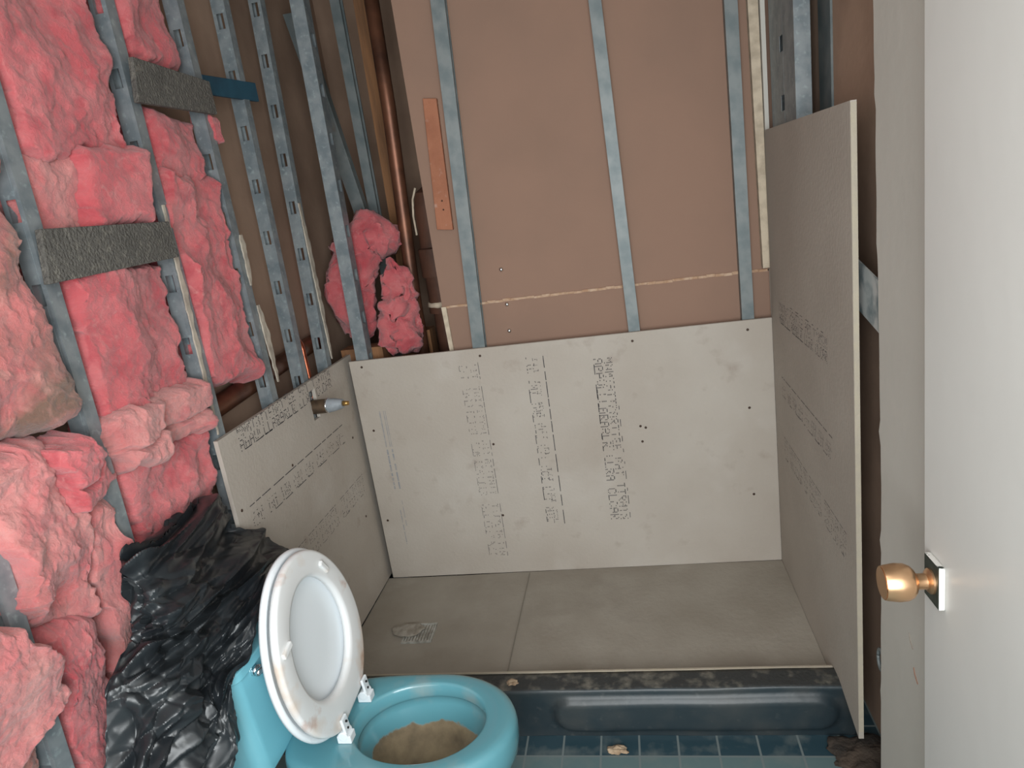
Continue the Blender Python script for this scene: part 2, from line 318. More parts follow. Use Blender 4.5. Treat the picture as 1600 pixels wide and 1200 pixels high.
ragged((2.318, 2.318), 1.62, 1.07, .026, 4, 'long white gypsum scrap on the stud nearest the back corner')

# grey felt boards and blue strip
def felt_board(pts, label, m=felt, nm='grey_board', cat='board', grp='grey boards across the insulation', th=.014, x=-1.050):
    bm = bmesh.new(); prism(bm, [(x, y, z) for y, z in pts], (-th, 0, 0)); bmesh.ops.subdivide_edges(bm, edges=bm.edges[:], cuts=1)
    o = link(nm, bm, m); bevel(o, .002); return tag(o, label, cat, grp)
felt_board([(1.168, 1.608), (1.550, 1.600), (1.556, 1.516), (1.150, 1.508)], 'dusty grey board below, spanning the stud bay at the left edge')
felt_board([(1.575, 1.965), (1.880, 1.950), (1.882, 1.866), (1.555, 1.866)], 'dusty grey board above, with the blue strip at its right end')
felt_board([(1.90, 1.975), (2.20, 1.990), (2.20, 1.935), (1.90, 1.925)], 'dark blue strip running right from the upper grey board', bluep, 'blue_strip', 'strip', None, .012, -1.079)

# ------------------------------------------------------------------ insulation
def batt(label, c, m=pink, xf=-1.07, th=.07, seed=1, amp=.03, nu=46, nv=56, edge=.07, fold=0, group='pink insulation batts in the left wall'):
    """c: four (y, z) corners in the wall plane; a lumpy closed pad bulging to +x"""
    bm = bmesh.new(); c = [Vector(p) for p in c]; F_ = []; B_ = []
    for j in range(nv+1):
        v = j/nv; rf = []; rb = []
        for i in range(nu+1):
            u = i/nu
            p = (c[0]*(1-u)+c[1]*u)*(1-v)+(c[3]*(1-u)+c[2]*u)*v
            eu = min(u, 1-u); ev = min(v, 1-v)
            # ragged outline
            q = Vector((p.x, p.y, seed*3.7)); k = 1-min(1, 2.5*min(eu, ev))
            p = p+Vector((fbm(q+Vector((3, 1, 0)), 11), fbm(q+Vector((7, 5, 0)), 11)))*.024*k
            prof = (1-max(0, 1-eu/edge)**2.2)*(1-max(0, 1-ev/edge)**2.2)
            prof = max(prof, 0)
            d = fbm(q, 5, 2)*amp*1.0 + (.25-abs(noise.noise((q+Vector((9, 9, 9)))*7)))*amp*.9 + fbm(q+Vector((2, 8, 1)), 16, 4)*amp*.26 + abs(fbm(q+Vector((4, 1, 1)), 38, 3))*amp*.22
            x = xf-th+(th+d)*prof**.7
            if fold: x -= fold*prof*max(0, 1-abs(v-.55-.12*math.sin(u*4))/.05)
            rf.append(bm.verts.new((x, p.x, p.y))); 
            rb.append(bm.verts.new((xf-th-.002, p.x, p.y)) if (i in (0, nu) or j in (0, nv)) else None)
        F_.append(rf); B_.append(rb)
    for j in range(nv):
        for i in range(nu): bm.faces.new((F_[j][i], F_[j][i+1], F_[j+1][i+1], F_[j+1][i]))
    loop = [(0, i) for i in range(nu)]+[(j, nu) for j in range(nv)]+[(nv, i) for i in range(nu, 0, -1)]+[(j, 0) for j in range(nv, 0, -1)]
    for k in range(len(loop)):
        a, b = loop[k], loop[(k+1) % len(loop)]; bm.faces.new((F_[a[0]][a[1]], F_[b[0]][b[1]], B_[b[0]][b[1]], B_[a[0]][a[1]]))
    bm.faces.new([B_[j][i] for j, i in loop])
    return tag(link('insulation_batt', bm, m, None, True), label, 'insulation', group)
BT = [
 ('large pink batt filling the top left corner of the photo', [(1.217, 2.16), (1.545, 2.20), (1.545, 1.74), (1.217, 1.73)], pink, -1.085, .10, .030, 0),
 ('bright pink square batt bulging just above the lower grey board', [(1.340, 1.775), (1.560, 1.79), (1.545, 1.590), (1.320, 1.585)], pink, -1.055, .07, .018, 0),
 ('pale pink batt left of the bright square one, above the lower grey board', [(1.190, 1.76), (1.385, 1.77), (1.360, 1.585), (1.195, 1.585)], pink_pale, -1.080, .07, .026, 0),
 ('big pink batt directly below the lower grey board', [(1.217, 1.530), (1.560, 1.52), (1.530, 1.170), (1.217, 1.20)], pink, -1.082, .09, .026, 0),
 ('torn pink chunk below the big batt, immediately right of the stud', [(1.190, 1.245), (1.370, 1.215), (1.335, 1.080), (1.205, 1.105)], pink_pale, -1.045, .09, .030, .02),
 ('rolled pink chunk touching the top corner of the left cement board', [(1.310, 1.250), (1.560, 1.205), (1.545, 1.075), (1.300, 1.110)], pink_pale, -1.050, .08, .034, .02),
 ('deep pink batt just above the black plastic, left of cement board', [(1.217, 1.125), (1.545, 1.105), (1.545, .80), (1.217, .82)], pink, -1.095, .08, .030, 0),
 ('narrow pink batt above the upper grey board', [(1.600, 2.20), (1.850, 2.22), (1.850, 1.96), (1.600, 1.955)], pink, -1.085, .08, .026, 0),
 ('pink batt between the upper grey board and the long batt', [(1.600, 1.875), (1.855, 1.87), (1.860, 1.69), (1.595, 1.68)], pink, -1.085, .08, .028, 0),
 ('long pink batt hanging right of the big one, down to the pipe', [(1.600, 1.735), (1.855, 1.72), (1.845, 1.135), (1.600, 1.165)], pink, -1.075, .09, .032, 0),
 ('small pink tuft poking out right of the upper grey board', [(1.885, 1.885), (1.935, 1.87), (1.925, 1.775), (1.890, 1.80)], pink, -1.075, .05, .015, 0),
 ('brown-stained dirty batt at the left edge below the top corner', [(.925, 1.80), (1.150, 1.77), (1.145, 1.235), (.925, 1.275)], pink_dirty, -1.075, .09, .036, 0),
 ('pink chunk folded over the stud beneath the stained batt', [(1.020, 1.230), (1.120, 1.240), (1.215, 1.085), (1.060, 1.065)], pink, -1.042, .08, .030, .02),
 ('broad pale pink batt beneath the stained one at the left edge', [(.905, 1.275), (1.125, 1.235), (1.062, .85), (.905, .93)], pink_pale, -1.070, .09, .036, .0),
 ('ragged pink batt running down beside the black plastic', [(1.098, 1.11), (1.172, 1.085), (1.160, .45), (1.062, .47)], pink_pale, -1.080, .07, .034, 0),
 ('pink batt low between the nearest stud and the black plastic', [(.930, .93), (1.055, .895), (1.035, .40), (.930, .45)], pink, -1.080, .07, .034, 0),
 ('pale salmon flap folded over the nearest stud, bottom left', [(.72, 1.06), (.865, .985), (.925, .80), (.72, .70)], pink_pale, -1.035, .10, .024, 0),
 ('dull pink batt at the very bottom left beneath the salmon flap', [(.62, .80), (.875, .78), (.875, .35), (.62, .38)], pink_dirty, -1.09, .07, .03, 0),
]
for k, (lab, c, m_, xf, th, amp, fold) in enumerate(BT):
    big = abs(c[0][1]-c[3][1]) > .3
    batt(lab, c, m_, xf, th, k+1, amp, 64 if big else 48, 90 if big else 48, .07 if big else .18, fold)
def fluff(label, pts, rad, seed, m=pink):
    P = [Vector(p) for p in pts]; n = 40; path, rr = [], []
    for i in range(n+1):
        t = i/n*(len(P)-1); k = min(int(t), len(P)-2); f = t-k
        p0, p1, p2, p3 = P[max(k-1, 0)], P[k], P[k+1], P[min(k+2, len(P)-1)]
        path.append(.5*((2*p1)+(-p0+p2)*f+(2*p0-5*p1+4*p2-p3)*f*f+(-p0+3*p1-3*p2+p3)*f**3))
        rr.append((rad[k]*(1-f)+rad[k+1]*f)*math.sqrt(max(0.02, 1-abs(2*i/n-1)**8)))
    bm = bmesh.new(); tube(bm, path, rr, 40)
    for v in bm.verts:
        q = v.co+Vector((seed, 0, 0)); v.co += Vector((fbm(q, 9, 4), fbm(q+Vector((5, 0, 0)), 9, 4), fbm(q+Vector((0, 5, 0)), 9, 4)))*.028+Vector((fbm(q, 32, 4), fbm(q+Vector((3, 0, 0)), 32, 4), fbm(q+Vector((1, 1, 0)), 32, 4)))*.016
    return tag(link('insulation_tuft', bm, m, None, True), label, 'insulation')
fluff('crumpled pink insulation arching over in the pipe chase, behind the corner stud', [(-1.03, 2.56, 1.08), (-1.05, 2.56, 1.25), (-1.00, 2.58, 1.42), (-.915, 2.58, 1.47), (-.855, 2.58, 1.39)], [.055, .085, .095, .085, .06], 1)
fluff('ragged pink insulation hanging beside the copper pipe in the chase', [(-.835, 2.52, 1.36), (-.85, 2.52, 1.24), (-.865, 2.52, 1.13), (-.88, 2.52, 1.03)], [.03, .055, .075, .085], 6)

# ------------------------------------------------------------------ pipes and timber in the chase
bm = bmesh.new(); tube(bm, [(-.782, 2.60, 2.44), (-.79, 2.60, 1.9), (-.82, 2.60, 1.2), (-.835, 2.60, .2)], .026, 24)
tag(link('copper_pipe', bm, copper_dull, None, True), 'thick dull copper pipe running full height up the dark chase', 'pipe')
bm = bmesh.new(); prism(bm, [(-.915, 2.80, 2.44), (-.870, 2.80, 2.44), (-.880, 2.80, .2), (-.945, 2.80, .2)], (0, .05, 0))
tag(link('timber_post', bm, timber), 'brown timber post in the chase, left of the thick copper pipe', 'timber')
t = empty('soil_pipe', (-.705, 2.62, .05))
bm = bmesh.new(); tube(bm, [(0, 0, 0), (0, 0, 1.50)], .052, 28); o = link('pipe_body', bm, ironp, t); smooth_angle(o)
bm = bmesh.new(); tube(bm, [(0, 0, 1.10), (0, 0, 1.13), (0, 0, 1.135), (0, 0, 1.24)], [.066, .066, .062, .062], 28); o = link('hub', bm, ironp, t); smooth_angle(o)
bm = bmesh.new(); tube(bm, [(0, 0, 1.24), (0, 0, 1.27), (0, 0, 1.345), (0, 0, 1.35)], [.071, .071, .071, .060], 28); o = link('hub', bm, ironp, t); smooth_angle(o)
bm = bmesh.new(); tube(bm, [(0, 0, 1.125), (0, 0, 1.142)], [.070, .067], 28)
for v in bm.verts: v.co.z += .004*noise.noise(v.co*60)
link('caulk_ring', bm, white_gyp, t, True)
bm = bmesh.new(); tube(bm, [(0, 0, 1.35), (0, 0, 1.50), (0, 0, 1.55), (0, 0, 1.575)], [.060, .060, .048, .01], 28); o = link('cleanout_cap', bm, ironp, t); smooth_angle(o)
bm = bmesh.new(); tube(bm, [(-.062, -.02, 1.40), (-.063, -.02, 1.47), (-.055, -.02, 1.53), (-.035, -.03, 1.57)], .004, 8); link('paint_drip', bm, white_gyp, t, True)
tag(t, 'brown iron soil pipe with hubs and white caulk ring, beside the brown sheet', 'pipe')
bm = bmesh.new(); box(bm, (-1.10, 2.46, 1.00), (-.935, 2.54, 1.068)); tag(link('timber_block', bm, timber), 'timber block just above the back cement board\'s left corner', 'timber')
bm = bmesh.new(); box(bm, (-.93, 2.66, 0), (-.80, 2.74, 1.075)); tag(link('timber_offcut', bm, timber), 'short timber under the ragged insulation in the chase', 'timber')
# horizontal drain pipe in the left wall
bm = bmesh.new(); tube(bm, [(-1.160, 1.30, 1.075), (-1.160, 1.60, 1.09), (-1.160, 2.0, 1.11), (-1.160, 2.32, 1.125), (-1.16, 2.42, 1.128)], .030, 24)
tag(link('drain_pipe', bm, copper_dull, None, True), 'brown horizontal drain pipe passing behind the left studs', 'pipe')
bm = bmesh.new(); tube(bm, [(-1.14, 2.20, 1.19), (-1.11, 2.165, 1.175), (-1.10, 2.155, 1.165), (-1.095, 2.150, 1.15), (-1.095, 2.155, .99), (-1.095, 2.13, .965)], .0092, 14)
tag(link('copper_tube', bm, copper_br, None, True), 'thin shiny copper tube rising behind the left cement board', 'pipe')
bm = bmesh.new(); tube(bm, [(-1.13, 2.09, .96), (-1.05, 2.09, .96), (-1.020, 2.09, .961)], .024, 24)
t = link('shower_valve', bm, oldbrass); smooth_angle(t); tag(t, 'tarnished shower valve with grey cap poking through the left cement board', 'valve')
bm = bmesh.new(); tube(bm, [(-1.020, 2.09, .961), (-1.016, 2.09, .961)], .0255, 24); link('valve_collar', bm, chrome, t, True)
bm = bmesh.new(); tube(bm, [(-1.016, 2.09, .961), (-.99, 2.09, .962), (-.965, 2.09, .963)], [.024, .021, .015], 24); o = link('valve_cap', bm, greycap, t); smooth_angle(o)
bm = bmesh.new(); tube(bm, [(-.965, 2.09, .963), (-.945, 2.09, .963)], [.009, .007], 12); link('valve_stem', bm, mat('yellow_brass', srgb(190, 150, 90), .35, .8), t, True)

# ------------------------------------------------------------------ printing on the cement boards (dot matrix)
FONT = {'A': '01110 10001 10001 11111 10001 10001 10001', 'U': '10001 10001 10001 10001 10001 10001 01110', 'L': '10000 10000 10000 10000 10000 10000 11111',
 'V': '10001 10001 10001 10001 10001 01010 00100', 'R': '11110 10001 10001 11110 10100 10010 10001', 'T': '11111 00100 00100 00100 00100 00100 00100',
 'C': '01110 10001 10000 10000 10000 10001 01110', 'E': '11111 10000 10000 11110 10000 10000 11111', 'M': '10001 11011 10101 10101 10001 10001 10001',
 'H': '10001 10001 10001 11111 10001 10001 10001', 'I': '01110 00100 00100 00100 00100 00100 01110', 'O': '01110 10001 10001 10001 10001 10001 01110',
 'P': '11110 10001 10001 11110 10000 10000 10000', 'K': '10001 10010 10100 11000 10100 10010 10001', '1': '00100 01100 00100 00100 00100 00100 01110',
 '-': '00000 00000 00000 11111 00000 00000 00000', 'N': '10001 11001 10101 10101 10011 10001 10001', 'D': '11110 10001 10001 10001 10001 10001 11110'}
def dots(bm, text, u0, v0, pitch, ch, mp, keep, rnd):
    """letters along +u, tops towards +v; mp maps (u, v) to the board"""
    du, dv = pitch*.8/5, ch/7
    for n_, c in enumerate(text):
        if c == ' ': continue
        for r, row in enumerate(FONT[c].split()):
            for k, b in enumerate(row):
                if b == '1' and rnd.random() < keep:
                    u = u0+n_*pitch+k*du; v = v0+(6-r)*dv
                    f = [bm.verts.new(mp(u+a*du, v+b2*dv)) for a, b2 in ((.0, .08), (.98, .08), (.98, .70), (.0, .70))]; bm.faces.new(f)
def dashes(bm, u0, u1, v, wd, mp, rnd, gap=.3, ln=.03):
    u = u0
    while u < u1:
        l = rnd.uniform(.3, 1.3)*ln; e = min(u+l, u1)
        bm.faces.new([bm.verts.new(mp(a, b)) for a, b in ((u, v), (e, v), (e, v+wd), (u, v+wd))]); u = e+rnd.uniform(.2, 1)*gap*ln
def board_print(parent, mp, bands, seed=3):
    rnd = random.Random(seed)
    for (kind, u0, v0, inkm) in bands:
        bm = bmesh.new()
        if kind == 1:
            dots(bm, 'AAAVLLLARARLR LLRA CLCAR', u0, v0, .0262, .032, mp, .80, rnd)
            dots(bm, 'MNMTATTPARTTEE PAT TTRMTN', u0, v0+.036, .0252, .030, mp, .62, rnd)
            dashes(bm, u0+.18, u0+.62, v0+.071, .0022, mp, rnd, 1.6, .03)
            dashes(bm, u0+.02, u0+.36, v0-.001, .0028, mp, rnd, .8, .05)
        elif kind == 2:
            dots(bm, 'LIL INI INR LLI LTT LCI LIT NIL', u0, v0, .0210, .030, mp, .50, rnd)
            dots(bm, 'III TTT NTI III TI  III TTI TTL', u0+.002, v0+.024, .0212, .018, mp, .50, rnd)
            dashes(bm, u0, u0+.665, v0+.062, .0028, mp, rnd, .35, .06)
            dashes(bm, u0+.12, u0+.66, v0-.003, .0024, mp, rnd, 1.2, .05)
        elif kind == 3:
            for (a, s) in ((0, 'TII'), (.09, 'INTTITINT'), (.30, 'IIN'), (.375, 'ITNTIIA'), (.56, 'HILTIIT'), (.72, 'NIT')):
                dots(bm, s, u0+a, v0, .0215, .030, mp, .40, rnd); dots(bm, s[::-1], u0+a, v0+.040, .0215, .024, mp, .45, rnd)
                dashes(bm, u0+a, u0+a+len(s)*.021, v0+.070, .002, mp, rnd, .3, .05); dashes(bm, u0+a+.01, u0+a+len(s)*.019, v0-.002, .0016, mp, rnd, 1, .04)
        elif kind == 4:
            for dv, wd in ((0, .0045), (.016, .0025), (.023, .0020)):
                bm.faces.new([bm.verts.new(mp(a, b)) for a, b in ((u0, v0+dv), (u0+.145, v0+dv), (u0+.145, v0+dv+wd), (u0, v0+dv+wd))])
            dashes(bm, u0+.155, u0+.32, v0, .006, mp, rnd, .35, .035); dashes(bm, u0+.155, u0+.32, v0+.020, .006, mp, rnd, .5, .03)
            dashes(bm, u0+.41, u0+.56, v0+.006, .003, mp, rnd, .2, .05); dashes(bm, u0+.37, u0+.48, v0+.020, .002, mp, rnd, .4, .05)
        link('printed_text', bm, inkm, parent)
def screws(parent, pts, axis, m=screw_m):
    for p in pts:
        bm = bmesh.new(); bmesh.ops.create_cone(bm, cap_ends=True, segments=12, radius1=.0048, radius2=.0040, depth=.002)
        o = link('screw', bm, m, parent); o.location = p; o.rotation_euler = (PI/2, 0, 0) if axis == 'y' else (0, PI/2, 0)
def xform_box(a, b, name, m, label, edge=None):
    bm = bmesh.new(); box(bm, a, b); bmesh.ops.subdivide_edges(bm, edges=bm.edges[:], cuts=1)
    o = link(name, bm, m); bevel(o, .0015, 1); return tag(o, label, 'cement board')
ZF = .127
back = xform_box((-1.048, 2.390, ZF), (.458, 2.402, 1.036), 'cement_board', cement, 'wide cement board across the back of the shower, printed in vertical bands')
board_print(back, lambda u, v: (-.147+v, 2.3892, .955-u), [(1, 0, 0, ink)], 3)
board_print(back, lambda u, v: (-.386+v, 2.3892, .985-u), [(2, 0, 0, ink)], 5)
board_print(back, lambda u, v: (-.632+v, 2.3892, .985-u), [(3, 0, 0, ink_f)], 6)
board_print(back, lambda u, v: (-.968+v, 2.3892, .835-u), [(4, 0, 0, ink_b)], 7)
screws(back, [(x, 2.3892, z) for x, z in [(-1.001, 1.011), (-.549, 1.008), (-.006, 1.005), (.378, 1.003), (-1.004, .76), (-1.021, .383), (-.55, .667), (-.556, .375), (-.006, .691), (.012, .684), (-.004, .632), (.371, .726), (.371, .398)]], 'y')
# left board with the valve cut-out
bm = bmesh.new(); xa, xb = -1.078, -1.066
for a, b in (((xa, 1.535, ZF), (xb, 2.068, 1.05)), ((xa, 2.115, ZF), (xb, 2.462, 1.05)), ((xa, 2.068, ZF), (xb, 2.115, .918)), ((xa, 2.068, 1.018), (xb, 2.115, 1.05))): box(bm, a, b)
left = tag(link('cement_board', bm, cement), 'cement board on the left shower wall, cut out around the valve', 'cement board')
board_print(left, lambda u, v: (-1.0654, 1.625+u, .985+v), [(1, 0, 0, ink)], 13)
board_print(left, lambda u, v: (-1.0654, 1.598+u, .772+v), [(2, 0, 0, ink)], 15)
board_print(left, lambda u, v: (-1.0654, 1.560+u, .535+v), [(3, 0, 0, ink_f)], 16)
screws(left, [(-1.0655, y, z) for y, z in ((1.56, .843), (1.864, .845), (2.329, .76), (2.30, .45))], 'x')
# tall right board
bm = bmesh.new(); prism(bm, [(.4576, 1.528, ZF+.002), (.4576, 1.700, ZF+.05), (.4576, 1.705, ZF), (.4576, 2.388, ZF), (.4576, 2.388, 1.040), (.4576, 2.388, 1.63), (.4576, 1.543, 1.633)], (.012, 0, 0))
right = tag(link('cement_board', bm, cement_r), 'tall narrow cement board standing on end at the right of the shower', 'cement board')
bm = bmesh.new(); prism(bm, [(.4580, 1.5265, .15), (.4692, 1.5265, .15), (.4692, 1.5415, 1.63), (.4580, 1.5415, 1.63)], (0, .0014, 0)); link('board_edge', bm, cem_edge, right)
mpR = lambda z0: (lambda u, v: (.4571, 2.27-u*.85, z0+v))
board_print(right, mpR(1.045), [(1, 0, 0, ink_f)], 23)
board_print(right, mpR(.80), [(2, 0, 0, ink_f)], 25)
board_print(right, mpR(.585), [(3, 0, 0, ink_f)], 26)

# ------------------------------------------------------------------ shower base
bm = bmesh.new(); box(bm, (-1.066, 1.745, .02), (.4570, 2.390, ZF)); 
bmesh.ops.subdivide_edges(bm, edges=bm.edges[:], cuts=12, use_grid_fill=True)
for v in bm.verts:
    if v.co.z > ZF-.001: v.co.z += -.012*max(0, 1-math.hypot(v.co.x+.83, (v.co.y-2.0)*1.2)/.6)+.0015*noise.noise(v.co*9)
mort = tag(link('mortar_bed', bm, mortar, None, True), 'grey mortar bed forming the shower floor', 'shower floor')
smooth_angle(mort)
# a faint joint in the mortar
bm = bmesh.new(); box(bm, (-.485, 1.76, ZF-.001), (-.482, 2.38, ZF+.0006)); link('joint', bm, mat('mortar_joint', srgb(136, 129, 118), .9), mort)
# curb: liner-wrapped body with a pressed panel on its face
bm = bmesh.new(); nx, nz = 150, 22; rows = []
x0c, x1c = -1.066, .500
prof = [(1.742, .02), (1.742, .168), (1.739, .172)]+[(1.739-.064*k/5, .173+.001*math.sin(k)) for k in range(6)]+[(1.669, .170)]
for j in range(nz+1): prof.append((1.664, .166-.166*j/nz))
for i in range(nx+1):
    x = x0c+(x1c-x0c)*i/nx; col_ = []
    for (y, z) in prof:
        dy = 0
        if y < 1.668:
            # pressed panel: signed distance to a rounded rectangle
            cx, cz, hx, hz, r = .06, .086, .385, .056, .050
            qx, qz = abs(x-cx)-hx+r, abs(z-cz)-hz+r
            d = math.hypot(max(qx, 0), max(qz, 0))+min(max(qx, qz), 0)-r
            s = min(1, max(0, .5-d/.026)); s = s*s*(3-2*s)
            dy = -.020*s+.004*noise.noise(Vector((x*5, z*8, 1)))+.016*(1-z/.166)
        col_.append(bm.verts.new((x, y+dy, z+.0025*noise.noise(Vector((x*7, y*20, 3))))))
    rows.append(col_)
for i in range(nx):
    for k in range(len(prof)-1):
        f = bm.faces.new((rows[i][k], rows[i+1][k], rows[i+1][k+1], rows[i][k+1])); f.material_index = 1 if k < 9 else 0
bm.faces.new(rows[0]); bm.faces.new(rows[-1][::-1])
curb = tag(link('shower_curb', bm, [blackmem, blackdust], None, True), 'low shower curb wrapped in dusty black liner', 'curb')
bm = bmesh.new(); box(bm, (-1.06, 1.740, .168), (.455, 1.746, .1755)); link('mortar_lip', bm, cem_edge, curb)
# drain
t = empty('floor_drain', (-.835, 2.03, ZF-.010)); t.rotation_euler = (0, 0, .03)
bm = bmesh.new()
for a, b in (((-.054, -.054, -.004), (.054, -.047, .004)), ((-.054, .047, -.004), (.054, .054, .004)), ((-.054, -.047, -.004), (-.047, .047, .004)), ((.047, -.047, -.004), (.054, .047, .004))): box(bm, a, b)
drain_m = mat('drain_grey', srgb(196, 196, 190), .5, .2, srgb(140, 138, 130), 40)
link('drain_frame', bm, drain_m, t)
bm = bmesh.new()
for i in range(9):
    x = -.044+i*.0105; box(bm, (x, -.047, -.003), (x+.005, .047, .003))
link('drain_grate', bm, drain_m, t)
bm = bmesh.new(); box(bm, (-.047, -.047, -.0039), (.047, .047, -.0032)); link('drain_well_shade', bm, hole, t)  # flat black sheet, stands in for the shade below the grate
tag(t, 'square slotted drain grate set in the shower floor', 'drain')
bm = bmesh.new(); bmesh.ops.create_icosphere(bm, subdivisions=4, radius=1)
for v in bm.verts:
    v.co = Vector((v.co.x*.062, v.co.y*.040, max(-.2, v.co.z)*.010)); v.co.z += .004*noise.noise(v.co*60); v.co.x *= 1+.4*noise.noise(v.co*30)
o = link('mortar_smear', bm, mat('smear', srgb(164, 157, 146), .9, 0, srgb(142, 134, 122), 40, bump=.5), None, True); o.location = (-.877, 2.045, ZF-.004)
tag(o, 'mortar smeared over the left half of the drain grate', 'debris')

# debris
def lump(name, label, loc, s, seed, m, cat='debris'):
    bm = bmesh.new(); bmesh.ops.create_icosphere(bm, subdivisions=4, radius=1)
    for v in bm.verts:
        k = 1+.45*noise.noise(v.co*1.8+Vector((seed, 0, 0)))+.2*noise.noise(v.co*5+Vector((seed, 0, 0)))
        v.co = Vector((v.co.x*s[0]*k, v.co.y*s[1]*k, max(-.1, v.co.z)*s[2]*k))
    o = link(name, bm, m, None, True); o.location = loc; return tag(o, label, cat)
lump('plaster_chip', 'tan plaster chip on the dark tiles at the curb\'s foot', (-.155, 1.622, .003), (.028, .014, .010), 1, plaster)
lump('plaster_crumb', 'white crumb lying on the curb top right of the toilet', (-.445, 1.70, .173), (.016, .012, .006), 2, plaster)
lump('dirt_heap', 'brown dirt heap on the tiles below the tall cement board', (.50, 1.585, 0), (.10, .08, .026), 3, dirt)
lump('dirt_heap', 'dark dirt heap by the foot of the painted wall', (.50, 1.42, 0), (.085, .09, .03), 9, dirt)
# metal strap seen between the tall board and the painted wall
bm = bmesh.new(); prism(bm, [(.496, 1.72, 1.325), (.496, 1.30, 1.235), (.496, 1.30, 1.130), (.496, 1.72, 1.215)], (.004, 0, 0))
tag(link('metal_strap', bm, mat('mottled_zinc', srgb(205, 208, 206), .5, 0, srgb(120, 136, 142), 16, .42, .6)), 'mottled metal strap in the dark gap right of the tall board', 'strap')
bm = bmesh.new(); bmesh.ops.create_circle(bm, segments=8, radius=.001)
bm.free(); bm = bmesh.new(); R_ = [( .484, 1.452+.018*math.cos(a*2*PI/24), .418+.026*math.sin(a*2*PI/24)) for a in range(25)]; tube(bm, R_, .004, 8)
tag(link('wire_loop', bm, galv_back, None, True), 'small pale wire loop in the dark gap near the floor', 'wire')

# ------------------------------------------------------------------ toilet
T = empty('toilet', (-.57, 1.312, 0))
def ring(bm, cx, z, rf, rb, ry, nb=2.0, seg=72):
    out = []
    for k in range(seg):
        a = 2*PI*k/seg; c, s = math.cos(a), math.sin(a)
        if c >= 0: x, y = rf*c, ry*s
        else:
            x = -rb*abs(c)**(2/nb); y = ry*math.copysign(abs(s)**(2/nb), s)
        out.append(bm.verts.new((cx+x, y, z)))
    return out
def loft(bm, rings, close0=False, close1=False):
    for a, b in zip(rings, rings[1:]):
        n = len(a)
        for k in range(n): bm.faces.new((a[k], a[(k+1) % n], b[(k+1) % n], b[k]))
    if close0: bm.faces.new(rings[0])
    if close1: bm.faces.new(rings[-1][::-1])
bm = bmesh.new()
rs = [ring(bm, -.10, 0, .17, .20, .105, 3), ring(bm, -.10, .02, .17, .20, .105, 3), ring(bm, -.10, .06, .14, .19, .085, 3), ring(bm, -.08, .13, .13, .20, .085, 3),
      ring(bm, -.04, .20, .175, .25, .12, 3), ring(bm, -.01, .26, .200, .29, .150, 3), ring(bm, 0, .30, .213, .32, .168, 3.2), ring(bm, 0, .335, .220, .33, .176, 3.4), ring(bm, 0, .365, .220, .33, .176, 3.4),
      ring(bm, 0, .378, .216, .327, .172, 3.4), ring(bm, 0, .384, .206, .318, .162, 3.4),
      ring(bm, 0, .3855, .196, .308, .154, 3.4), ring(bm, -.006, .3855, .160, .174, .134, 2.1), ring(bm, -.006, .384, .1555, .170, .130, 2.1), ring(bm, -.006, .379, .153, .167, .127, 2.1), ring(bm, -.004, .354, .151, .163, .124, 2.1),
      ring(bm, -.004, .346, .154, .165, .127, 2.1), ring(bm, -.004, .342, .163, .172, .134, 2.1),
      ring(bm, -.004, .325, .158, .162, .127, 2.1), ring(bm, -.004, .290, .140, .148, .114, 2.1), ring(bm, -.01, .25, .112, .125, .094, 2), ring(bm, -.02, .215, .080, .095, .072, 2), ring(bm, -.03, .195, .055, .06, .05, 2), ring(bm, -.03, .16, .04, .045, .036, 2)]
loft(bm, rs, True, True)
link('bowl', bm, bowl_m, T, True)
bm = bmesh.new(); r = ring(bm, -.028, .205, .062, .07, .057, 2); bm.faces.new(r)
link('standing_water', bm, mat('murky_water', srgb(96, 92, 80), .05, 0, srgb(120, 116, 100), 20, spec=.7), T)
# tank (tapered), parts in toilet space
def tank_bm(z0, z1, xf0, xf1, hy0, hy1, xb=-.488, bow=.012):
    bm = bmesh.new(); rr = []
    for j in range(7):
        f = j/6; z = z0+(z1-z0)*f; hy = hy0+(hy1-hy0)*f; xf = xf0+(xf1-xf0)*f; P_ = []
        r = .03
        def arc(cx, cy, a0):
            for k in range(6):
                a = a0+k/5*PI/2; P_.append((cx+r*math.cos(a), cy+r*math.sin(a)))
        arc(xf-r, hy-r, 0); arc(xb+r, hy-r, PI/2); arc(xb+r, -hy+r, PI); arc(xf-r, -hy+r, 1.5*PI)
        rr.append([bm.verts.new((x+(bow*(1-(y/hy)**2) if x > -.35 else 0), y, z)) for x, y in P_])
    loft(bm, rr, True, True); return bm
o = link('tank', tank_bm(.372, .655, -.325, -.308, .165, .210), turq, T); bevel(o, .006, 3); smooth_angle(o, 40)
o = link('tank_lid', tank_bm(.655, .680, -.300, -.300, .214, .214, -.492), turq, T); bevel(o, .006, 3); smooth_angle(o, 40)
bm = bmesh.new(); tube(bm, [(-.31, -.135, .640), (-.292, -.135, .640)], .012, 16); tube(bm, [(-.290, -.150, .642), (-.288, -.135, .640), (-.288, -.075, .632)], [.006, .008, .005], 12)
link('flush_lever', bm, chrome, T, True)
# seat and lid, standing up: frame with origin at the hinge line
SE = empty('seat', (-.176, .008, .400)); SE.parent = T
th, rl = .112, -.10
u = Vector((-math.sin(th), 0, math.cos(th))); n_ = Vector((math.cos(th), 0, math.sin(th))); h = Vector((0, 1, 0))
u2 = u*math.cos(rl)+h*math.sin(rl); h2 = h*math.cos(rl)-u*math.sin(rl)
SM = Matrix(((n_.x, h2.x, u2.x), (n_.y, h2.y, u2.y), (n_.z, h2.z, u2.z)))
SE.rotation_euler = SM.to_euler()
